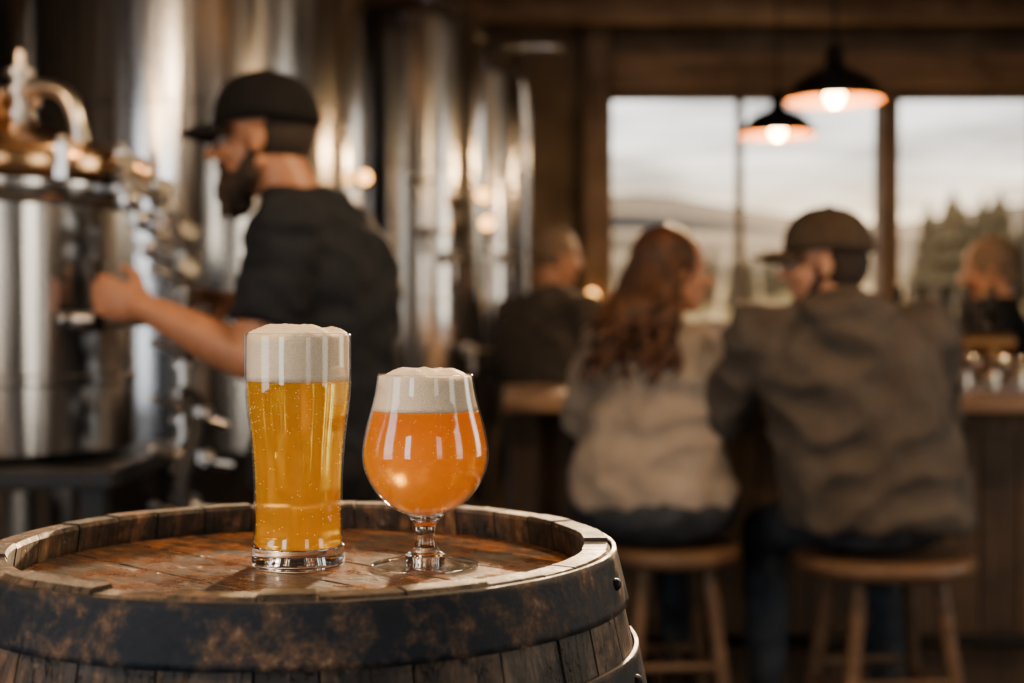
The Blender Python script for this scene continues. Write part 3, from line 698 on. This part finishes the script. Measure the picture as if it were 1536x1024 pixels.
def figure(name,base,P):
    e=empty(name,base); sk=P['skin']; hM=P['head']; hs=P.get('hs',1)
    b=bmesh.new(); headbm(b,hM,hs)
    nk=V(P['neck'])
    limb(b,hM@V((-.025,0,-.05)),nk,.058*P.get('nr',1),.064*P.get('nr',1),14)
    r=P.get('armr',1)
    for sd in ('L','R'):
        sh,el,wr=[V(q) for q in P['arm'+sd]]
        limb(b,nk+V((0,0,-.05)),sh,.05,.045); limb(b,sh,el,.050*r,.042*r,14)
        m1=el.lerp(wr,.3); limb(b,el,m1,.042*r,.043*r,14); limb(b,m1,wr,.043*r,.026*r,14)
        h=P['hand'+sd]; hand(b,wr,h[0],h[1],h[2],h[3],P.get('handr',1))
    remesh(b,'body_skin',sk,e,.005,2)
    eyes(hM,e,hs); eyebrows(hM,e,P['brow'])
    b=bmesh.new(); loft(b,P['torso'],P.get('yaw',0))
    B=P.get('bulk',1)
    for sd in ('L','R'):
        sh,el,wr=[V(q) for q in P['arm'+sd]]
        limb(b,nk+V((0,0,-.07)),sh+V((0,0,-.005)),.075,.068*B)
        if P['sleeve']=='short':
            c=sh.lerp(el,.74); sph(b,sh,.068*B); cyl(b,sh,c,.068*B,.064*B,20)
        else:
            limb(b,sh,el,.068*B,.058*B,16); cyl(b,el,el.lerp(wr,.93),.058*B,.04*B,18)
    for q in P.get('extra',[]): sph(b,q[0],q[1],18)
    remesh(b,P.get('topname','shirt'),P['top'],e,.011,4,amp=P.get('wr',.008),freq=P.get('wf',(9,9,14)),amp2=.003,freq2=(30,30,30))
    b=bmesh.new(); pc,pr=P['pelvis']; sph(b,pc,pr,20)
    for h,kn,an in P['legs']:
        h,kn,an=V(h),V(kn),V(an); lr=P.get('legr',1)
        limb(b,h,kn,.09*lr,.066*lr,16); m1=kn.lerp(an,.3); limb(b,kn,m1,.066*lr,.064*lr,16); cyl(b,m1,an,.064*lr,.055*lr,16)
    remesh(b,'trousers',P['pants'],e,.014,4,amp=.006,freq=(12,12,12),minz=P.get('pmin'))
    feet(e,[l[2] for l in P['legs']],P['toes'],P.get('shoe'))
    return e

hM=facing((-.542,3.1,1.548),math.radians(176),math.radians(4))
ya=math.radians(65)
br=figure('brewer',(-.42,3.1,0),dict(skin=M_skin,head=hM,hs=1.03,neck=(-.475,3.1,1.42),nr=1.05,armr=1.12,handr=1.06,
  armL=((-.455,2.92,1.345),(-.525,2.86,1.08),(-.752,2.915,1.183)),armR=((-.40,3.28,1.35),(-.47,3.36,1.09),(-.64,3.27,1.20)),
  handL=((-.95,.18,.27),(.15,1,0),(0,0,1),(38,62,50)),handR=((-.75,-.55,.2),(-.3,.2,-1),(0,-1,0),(30,50,40)),
  brow=M_beard,sleeve='short',top=M_tee,topname='t_shirt',yaw=ya,bulk=1.12,
  torso=[(-.42,3.1,.80,.175,.125),(-.415,3.1,.88,.175,.13),(-.41,3.1,1.0,.172,.13),(-.405,3.1,1.12,.182,.138),(-.408,3.1,1.24,.20,.14),(-.42,3.1,1.33,.205,.13),(-.435,3.1,1.40,.15,.10),(-.46,3.1,1.445,.078,.075)],
  pants=M_trouser,pelvis=((-.42,3.1,.84),(.135,.165,.12)),legr=1.02,
  legs=[((-.44,3.01,.80),(-.46,2.99,.46),(-.42,2.98,.10)),((-.40,3.2,.80),(-.42,3.22,.46),(-.37,3.23,.10))],toes=[(-1,-.1,0),(-1,.3,0)],wf=(8,8,16),wr=.007))
# full beard : narrow sideburn widening to the jaw, moustache, cheeks left bare
b=bmesh.new()
for y in (1,-1):
    limb(b,(.006,.072*y,.004),(.010,.069*y,-.035),.009,.013,10); limb(b,(.010,.066*y,-.035),(.022,.058*y,-.068),.014,.022,10)
    limb(b,(.022,.056*y,-.068),(.062,.03*y,-.102),.024,.030,10)
    limb(b,(.098,.0,-.042),(.088,.03*y,-.052),.010,.010,8); limb(b,(.088,.03*y,-.052),(.075,.036*y,-.085),.010,.022,8)
sph(b,(.072,0,-.104),(.042,.045,.042),14); sph(b,(.064,0,-.130),(.034,.036,.032),12)
for i in range(60):
    a=random.uniform(-1.3,1.3); p=V((.062+.036*math.cos(a),.045*math.sin(a),-.10+random.uniform(-.02,.015)))
    limb(b,p,p+V((.006*math.cos(a),.006*math.sin(a),-.04+random.uniform(-.012,.01))),.007,.003,6)
b.transform(hM); remesh(b,'beard',M_beard,br,.005,1,amp2=.005,freq2=(90,90,60))
b=bmesh.new(); sph(b,(-.034,0,.016),(.084,.0805,.078),20); b.transform(hM); remesh(b,'hair',M_beard,br,.007,1,amp2=.003,freq2=(90,90,60))
cap(hM@Matrix.Translation((0,0,-.002)),br,M_blkcap,1.06,.12)
hM=facing((.812,3.70,1.304),math.radians(166),math.radians(3))
mn=figure('seated_man',(.95,3.7,.55),dict(skin=M_skin2,head=hM,neck=(.845,3.70,1.18),armr=1.05,
  armL=((.640,3.70,1.13),(.578,3.84,.915),(.70,4.12,.984)),armR=((1.075,3.70,1.13),(1.14,3.84,.91),(1.03,4.12,.984)),
  handL=((.35,.95,-.02),(0,0,-1),(1,0,0),(18,22,18)),handR=((-.35,.95,-.02),(0,0,-1),(-1,0,0),(18,22,18)),
  brow=M_beard,sleeve='long',top=M_jacket,topname='hooded_jacket',bulk=1.2,
  torso=[(.965,3.72,.625,.240,.165),(.96,3.72,.66,.245,.17),(.94,3.72,.76,.24,.168),(.915,3.71,.88,.238,.162),(.88,3.70,1.0,.235,.158),(.86,3.70,1.09,.225,.145),(.85,3.70,1.16,.16,.12),(.848,3.70,1.21,.085,.085)],
  extra=[((.855,3.60,1.18),(.12,.06,.062)),((.86,3.575,1.12),(.095,.045,.07)),((.79,3.66,1.205),(.04,.06,.035)),((.915,3.66,1.205),(.04,.06,.035))],
  pants=M_jeans,pelvis=((.95,3.74,.640),(.215,.165,.088)),legr=1.0,
  legs=[((.86,3.80,.635),(.74,4.16,.55),(.74,4.13,.10)),((1.05,3.80,.635),(1.10,4.18,.55),(1.10,4.14,.10))],toes=[(-.1,1,0),(.1,1,0)],wf=(7,7,9),wr=.014))
b=bmesh.new(); sph(b,(-.03,0,.005),(.088,.0815,.085),20)
b.transform(hM); remesh(b,'hair',M_beard,mn,.007,1,amp2=.003,freq2=(90,90,60))
b=bmesh.new()
for y in (1,-1): limb(b,(.005,.068*y,-.03),(.05,.028*y,-.1),.014,.02,10)
sph(b,(.062,0,-.1),(.03,.034,.03),12); b.transform(hM); remesh(b,'beard',M_beard,mn,.006,2,amp2=.004,freq2=(90,90,60))
cap(hM@Matrix.Translation((0,0,-.002)),mn,M_olvcap,1.06,.12)
hM=facing((.450,3.92,1.290),math.radians(12),math.radians(2))
wo=figure('seated_woman',(.40,3.9,.55),dict(skin=M_skin2,head=hM,hs=.95,neck=(.415,3.90,1.15),nr=.85,armr=.85,handr=.9,
  armL=((.245,3.90,1.085),(.205,4.00,.89),(.31,4.24,.975)),armR=((.555,3.93,1.09),(.565,4.07,.91),(.49,4.28,.975)),
  handL=((.3,.95,0),(0,0,-1),(1,0,0),(18,22,18)),handR=((-.3,.95,0),(0,0,-1),(-1,0,0),(18,22,18)),
  brow=M_redhair,sleeve='long',top=M_sweater,topname='sweater',bulk=1.02,
  torso=[(.385,3.90,.655,.225,.152),(.385,3.90,.70,.228,.155),(.385,3.90,.78,.215,.148),(.39,3.90,.87,.195,.135),(.395,3.90,.97,.185,.13),(.40,3.90,1.05,.18,.125),(.405,3.90,1.115,.13,.10),(.41,3.90,1.165,.07,.07)],
  pants=M_jeans,pelvis=((.395,3.90,.645),(.228,.168,.098)),legr=.95,
  legs=[((.31,3.98,.63),(.30,4.34,.55),(.30,4.24,.10)),((.48,3.98,.63),(.50,4.34,.55),(.50,4.24,.10))],toes=[(0,1,0),(.1,1,0)],wf=(8,8,10),wr=.012))
b=bmesh.new()
sph(b,(-.034,0,.036),(.100,.090,.100),22)
b.transform(hM)
H=hM.translation
for i in range(130):
    a=math.radians(random.uniform(78,280)); el=random.uniform(-.3,1.0)
    root=hM@V((-.025+.088*math.cos(a)*math.cos(el),.08*math.sin(a)*math.cos(el),.03+.09*math.sin(el)))
    out=(root-H); out.z=0; out=out.normalized() if out.length>.01 else V((-1,0,0))
    end=V((.335+random.uniform(-.125,.125)+out.x*.035,3.80+out.y*.06+random.uniform(-.04,.03),.985+random.uniform(0,.17)))
    mid=root+out*.05+V((0,0,-.11)); mid2=end.lerp(mid,.4)+V((0,-.015,0))
    P4=crm([root,mid,mid2,end],4); ph=random.uniform(0,6)
    P4=[p+V((.022*math.sin(ph+j*1.0),.014*math.cos(ph+j*1.0),0))*(j/len(P4)) for j,p in enumerate(P4)]
    chain(b,P4,[.0115*(1-.5*j/len(P4)) for j in range(len(P4))],6)
remesh(b,'long_hair',M_redhair,wo,.006,1,amp2=.003,freq2=(80,80,20))
hM=facing((.19,6.0,1.43),math.radians(20),math.radians(4))
cu=figure('standing_customer',(.17,6.0,0),dict(skin=M_skin2,head=hM,neck=(.165,6.0,1.29),armr=.95,
  armL=((.0,6.08,1.20),(-.03,6.12,.95),(.17,6.27,.98)),armR=((.30,5.88,1.21),(.36,5.9,.97),(.50,6.05,1.02)),
  handL=((.9,.2,.1),(0,-.3,-1),(0,-1,0),(25,35,30)),handR=((.8,.5,.2),(0,.3,-1),(0,1,0),(25,35,30)),
  brow=M_greyhair,sleeve='long',top=M_dkjacket,topname='jacket',bulk=1.1,yaw=math.radians(-30),
  torso=[(.16,6.0,.72,.20,.14),(.16,6.0,.85,.195,.14),(.16,6.0,1.0,.19,.135),(.155,6.0,1.12,.195,.135),(.155,6.0,1.2,.18,.12),(.16,6.0,1.27,.12,.1),(.162,6.0,1.32,.07,.07)],
  pants=M_trouser,pelvis=((.16,6.0,.78),(.17,.14,.11)),legs=[((.08,6.03,.74),(.10,6.05,.42),(.07,6.05,.1)),((.24,5.97,.74),(.27,5.96,.42),(.25,5.95,.1))],toes=[(1,.3,0),(1,.1,0)]))
b=bmesh.new(); sph(b,(-.026,0,.04),(.103,.088,.098),20); b.transform(hM); remesh(b,'hair',M_greyhair,cu,.007,1,amp2=.008,freq2=(60,60,60))
hM=facing((1.99,5.95,1.38),math.radians(170),math.radians(14))
ba=figure('bartender',(2.02,5.95,0),dict(skin=M_skin2,head=hM,neck=(2.03,5.95,1.24),armr=.95,
  armL=((1.98,5.78,1.15),(1.93,5.72,.90),(1.76,5.62,.98)),armR=((2.06,6.12,1.15),(2.02,6.16,.89),(1.83,6.02,.96)),
  handL=((-.9,-.2,.1),(0,.2,-1),(0,1,0),(35,45,35)),handR=((-.9,-.3,.1),(0,.2,-1),(0,-1,0),(35,45,35)),
  brow=M_greyhair,sleeve='long',top=M_tee,topname='black_shirt',bulk=1.05,yaw=math.radians(78),
  torso=[(2.05,5.95,.68,.18,.13),(2.05,5.95,.8,.18,.135),(2.045,5.95,.95,.18,.13),(2.04,5.95,1.08,.19,.13),(2.035,5.95,1.16,.17,.115),(2.03,5.95,1.22,.11,.09),(2.03,5.95,1.265,.066,.066)],
  pants=M_trouser,pelvis=((2.05,5.95,.72),(.14,.16,.1)),legs=[((2.05,5.86,.68),(2.03,5.85,.39),(2.07,5.85,.1)),((2.05,6.04,.68),(2.04,6.05,.39),(2.08,6.05,.1))],toes=[(-1,0,0),(-1,.1,0)]))
b=bmesh.new(); sph(b,(-.026,0,.04),(.108,.092,.1),20); sph(b,(-.07,0,-.02),(.05,.07,.07),14); b.transform(hM); remesh(b,'hair',M_greyhair,ba,.007,1,amp2=.012,freq2=(45,45,45))

# ------------------------------------------------------------ stools
def stool(x,y,zs,r):
    e=empty('bar_stool',(x,y,0)); bm=bmesh.new()
    lathe(bm,[(0,zs-.045),(r*.9,zs-.045),(r*.98,zs-.038),(r,zs-.022),(r*.985,zs-.006),(r*.94,zs),(r*.6,zs-.004),(0,zs-.006)],64,(x,y,0)); mk(bm,'seat',M_stool,e)
    bm=bmesh.new(); L=[]
    for k in range(4):
        a=pi/4+k*pi/2+.12; p0=V((x+r*.62*math.cos(a),y+r*.62*math.sin(a),zs-.04)); p1=V((x+r*1.0*math.cos(a),y+r*1.0*math.sin(a),.001))
        cyl(bm,p0,p1,.021,.018,14); L.append((p0,p1))
    for k in range(4):
        t=.62 if k%2 else .54
        cyl(bm,L[k][0].lerp(L[k][1],t),L[(k+1)%4][0].lerp(L[(k+1)%4][1],t),.012,.012,10)
    mk(bm,'legs',M_stool,e,autosm=True)
stool(.98,3.74,.550,.235); stool(.43,3.90,.550,.20)

# ------------------------------------------------------------ bar
ZB=.942
bar=empty('bar_counter',(1.5,4.55,0))
bm=bmesh.new(); box(bm,-.03,3.05,4.15,4.98,ZB-.05,ZB); mk(bm,'counter_top',M_bartop,bar,smooth=False,bevel=.012)
bm=bmesh.new()
x=.06; zz=ZB-.05
while x<2.98:
    w_=.118; box(bm,x,min(x+w_-.004,2.98),4.47,4.495,.06,zz); x+=w_
box(bm,.06,2.98,4.495,4.53,.0,zz); box(bm,.06,2.98,4.46,4.469,0,.12); box(bm,.06,2.98,4.46,4.469,.80,zz-.001)
box(bm,.02,.06,4.30,4.92,0,zz); box(bm,-.005,.085,4.26,4.34,0,zz); box(bm,2.98,3.02,4.45,4.92,0,zz)
box(bm,.06,2.98,4.53,4.9,.40,.42)
mk(bm,'bar_front',M_bar,bar,smooth=False,bevel=.003)
bm=bmesh.new(); cyl(bm,(.1,4.40,.17),(2.95,4.40,.17),.02,.02,16)
for x in (.3,1.3,1.9,2.7): cyl(bm,(x,4.40,.17),(x,4.47,.17),.012,.012,10)
mk(bm,'foot_rail',M_black,bar)
tp=empty('beer_tap_tower',(1.47,4.8,ZB))
bm=bmesh.new(); cyl(bm,(1.27,4.8,1.09),(1.69,4.8,1.09),.03,.03,20)
for x in (1.34,1.62): cyl(bm,(x,4.8,ZB),(x,4.8,1.08),.025,.025,18); cyl(bm,(x,4.8,ZB),(x,4.8,ZB+.013),.045,.045,18)
for i in range(5):
    x=1.32+i*.08; cyl(bm,(x,4.83,1.09),(x,4.9,1.085),.012,.012,10); cyl(bm,(x,4.9,1.09),(x,4.91,1.03),.009,.007,10)
mk(bm,'tower',M_brass,tp,autosm=True)
bm=bmesh.new()
for i in range(5):
    x=1.32+i*.08; cyl(bm,(x,4.89,1.09),(x,4.875,1.15),.008,.012,10); cyl(bm,(x,4.875,1.15),(x,4.865,1.27),.012,.018,12); sph(bm,(x,4.865,1.27),.018,10)
mk(bm,'tap_handles',M_black,tp)
def tumbler(bm,x,y,z,r,h):
    lathe(bm,[(0,z),(r*.8,z),(r*.82,z+.004),(r,z+h),(r-.002,z+h),(r*.8,z+.012),(0,z+.012)],20,(x,y,0))
M_tum=thinglass('tumbler_glass',(.95,.96,.96),.15,.9,1.6,.08)
bm=bmesh.new()
for i in range(6):
    for j in range(4): tumbler(bm,1.36+i*.085+.02*(j%2),4.30+j*.095,ZB+.0002,.036,.105)
mk(bm,'drinking_glasses',M_tum)
def candle(x,y,z,s=1):
    e=empty('candle_lantern',(x,y,z)); bm=bmesh.new(); lathe(bm,[(0,0),(.035*s,0),(.038*s,.1*s),(.036*s,.1*s),(.033*s,.006),(0,.006)],24,(x,y,z)); mk(bm,'jar',M_thin,e)
    bm=bmesh.new(); cyl(bm,(x,y,z+.007),(x,y,z+.04*s),.028*s,.028*s,18); mk(bm,'wax',M_wax,e)
    bm=bmesh.new(); sph(bm,(x,y,z+.068*s),(.012*s,.012*s,.026*s),12); mk(bm,'flame',M_flame,e)
candle(1.33,7.92,1.10,1.6); candle(2.02,7.92,1.10,1.5)
e=empty('wall_sconce',(.44,7.8,1.28)); bm=bmesh.new(); cyl(bm,(.44,7.88,1.22),(.44,7.80,1.22),.02,.02,12); cyl(bm,(.44,7.8,1.2),(.44,7.8,1.235),.045,.05,18); mk(bm,'bracket',M_black,e)
bm=bmesh.new(); sph(bm,(.44,7.8,1.285),(.035,.035,.06),16); mk(bm,'bulb',M_amber,e)
bm=bmesh.new()
for i in range(9):
    x=2.2+i*.075; h=random.uniform(.22,.3)
    lathe(bm,[(0,1.1),(.03,1.1),(.031,1.105),(.031,1.1+h*.6),(.012,1.1+h*.78),(.012,1.1+h),(0,1.1+h)],18,(x,7.91,0))
mk(bm,'bottle_row',mat('bottle_glass',(.05,.035,.02),.1,nscale=5,var=.3,bump=0))

# ------------------------------------------------------------ pendants
def pendant(x,y,zr,en=20):
    e=empty('pendant_lamp',(x,y,zr)); z=zr
    pr=[(.180,-.004),(.180,.004),(.172,.026),(.152,.056),(.122,.084),(.085,.104),(.05,.116),(.036,.13),(.034,.185),(.026,.20),(.012,.21),(0,.212)]
    bm=bmesh.new(); lathe(bm,pr,48,(x,y,z)); mk(bm,'shade',M_black,e)
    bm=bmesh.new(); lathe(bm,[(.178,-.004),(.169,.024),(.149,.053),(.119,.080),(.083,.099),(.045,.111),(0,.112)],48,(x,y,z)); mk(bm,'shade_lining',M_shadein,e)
    bm=bmesh.new(); sph(bm,(x,y,z+.018),(.034,.034,.04),18); mk(bm,'bulb',M_bulb,e)
    bm=bmesh.new(); cyl(bm,(x,y,z+.05),(x,y,z+.11),.018,.018,14); mk(bm,'socket',M_brass,e)
    bm=bmesh.new(); cyl(bm,(x,y,z+.2),(x,y,ZC-.03),.006,.006,8); cyl(bm,(x,y,ZC-.03),(x,y,ZC-.003),.05,.05,20); mk(bm,'cord',M_black,e)
    l=bpy.data.lights.new('pendant_light','POINT'); l.energy=en; l.color=(1,.58,.25); l.shadow_soft_size=.035
    o=bpy.data.objects.new('lamp_light',l); o.location=(x,y,z-.035); COL.objects.link(o); o.parent=e; o.matrix_parent_inverse=Matrix.Translation(-V(e.location))
pendant(1.20,5.3,1.985); pendant(1.25,6.70,2.045); pendant(-1.65,2.15,2.15,26); pendant(1.30,2.55,2.25,28)  # last two pendants are unseen, added for warm light and reflections

# ------------------------------------------------------------ lights
def area(name,loc,rot,sx,sy,en,col):
    l=bpy.data.lights.new(name,'AREA'); l.shape='RECTANGLE'; l.size=sx; l.size_y=sy; l.energy=en; l.color=col
    o=bpy.data.objects.new(name,l); o.location=loc; o.rotation_euler=rot; COL.objects.link(o); return o
def aim(o,t): 
    o.rotation_euler=(V(t)-o.location).to_track_quat('-Z','Y').to_euler()
for i,(a,b) in enumerate(op):
    area('window_daylight',((a+b)/2,YF-.02,1.6),(pi/2,0,0),.88,1.78,(40,8)[i],(.80,.90,1) if i==0 else (1,.92,.82))  # added lamps filling the made-up openings behind the camera
for (a,b) in opL: area('window_daylight',(XL-.02,(a+b)/2,1.6),(pi/2,0,-pi/2),b-a-.02,1.78,30,(.9,.95,1))  # added lamp in the made-up left opening
for (a,b),en in zip(opR,(18,22)): area('window_daylight',(XR+.02,(a+b)/2,1.6),(pi/2,0,pi/2),b-a-.02,1.78,en,(1,.86,.68))  # added warm lamps in the made-up right openings
o=area('ceiling_downlight',(-1.4,.3,2.6),(0,0,0),.35,.35,36,(1,.66,.36)); aim(o,(-.15,1.2,.95))  # unseen warm key light, added for the barrel
o=area('ceiling_downlight',(.55,2.5,2.6),(0,0,0),.3,.3,62,(1,.66,.34)); aim(o,(-.15,1.2,1.0))  # unseen light added behind the barrel for rim and glow
s=bpy.data.lights.new('low_sun','SUN'); s.energy=14.0; s.angle=math.radians(3); s.color=(1,.66,.36)
so=bpy.data.objects.new('low_sun',s); COL.objects.link(so); so.rotation_euler=V((-.17,-1,-.175)).to_track_quat('-Z','Y').to_euler(); so.location=(4,14,5)

# world
w_=bpy.data.worlds.new('sky'); S.world=w_; w_.use_nodes=True; nt=w_.node_tree; nt.nodes.clear(); L=nt.links.new
out=N(nt,'ShaderNodeOutputWorld'); bg=N(nt,'ShaderNodeBackground'); bg.inputs['Strength'].default_value=2.7
tc=N(nt,'ShaderNodeTexCoord'); sx=N(nt,'ShaderNodeSeparateXYZ'); L(tc.outputs['Generated'],sx.inputs[0])
mp=N(nt,'ShaderNodeMapping'); mp.inputs['Scale'].default_value=(4,4,26); L(tc.outputs['Generated'],mp.inputs['Vector'])
n=N(nt,'ShaderNodeTexNoise'); n.inputs['Scale'].default_value=1.8; n.inputs['Detail'].default_value=6; L(mp.outputs[0],n.inputs['Vector'])
cr=N(nt,'ShaderNodeValToRGB'); e=cr.color_ramp.elements; e[0].position=0; e[0].color=(.3,.22,.15,1); e[1].position=.6; e[1].color=(.40,.41,.43,1)
for p_,c in ((.03,(1,.62,.28)),(.075,(1.0,.78,.50)),(.115,(.86,.78,.68)),(.16,(.66,.64,.62)),(.3,(.55,.54,.52))): k=e.new(p_); k.color=c4(c)
L(sx.outputs['Z'],cr.inputs[0])
cl=N(nt,'ShaderNodeMapRange'); cl.inputs['From Min'].default_value=.35; cl.inputs['From Max'].default_value=.65; cl.inputs['To Min'].default_value=.5; cl.inputs['To Max'].default_value=1.6; L(n.outputs['Fac'],cl.inputs['Value'])
mx=N(nt,'ShaderNodeMix',data_type='RGBA',blend_type='MULTIPLY'); mx.inputs['Factor'].default_value=1; L(cr.outputs[0],mx.inputs['A']); L(cl.outputs[0],mx.inputs['B'])
L(mx.outputs['Result'],bg.inputs[0]); L(bg.outputs[0],out.inputs[0])

# ------------------------------------------------------------ camera
cd=bpy.data.cameras.new('camera'); cd.lens=50; cd.sensor_width=36; cd.clip_start=.05; cd.clip_end=500
co=bpy.data.objects.new('camera',cd); co.location=(0,0,1.148); co.rotation_euler=(math.radians(89.355),0,0); COL.objects.link(co)
cd.dof.use_dof=True; cd.dof.focus_distance=1.13; cd.dof.aperture_fstop=3.6
S.camera=co
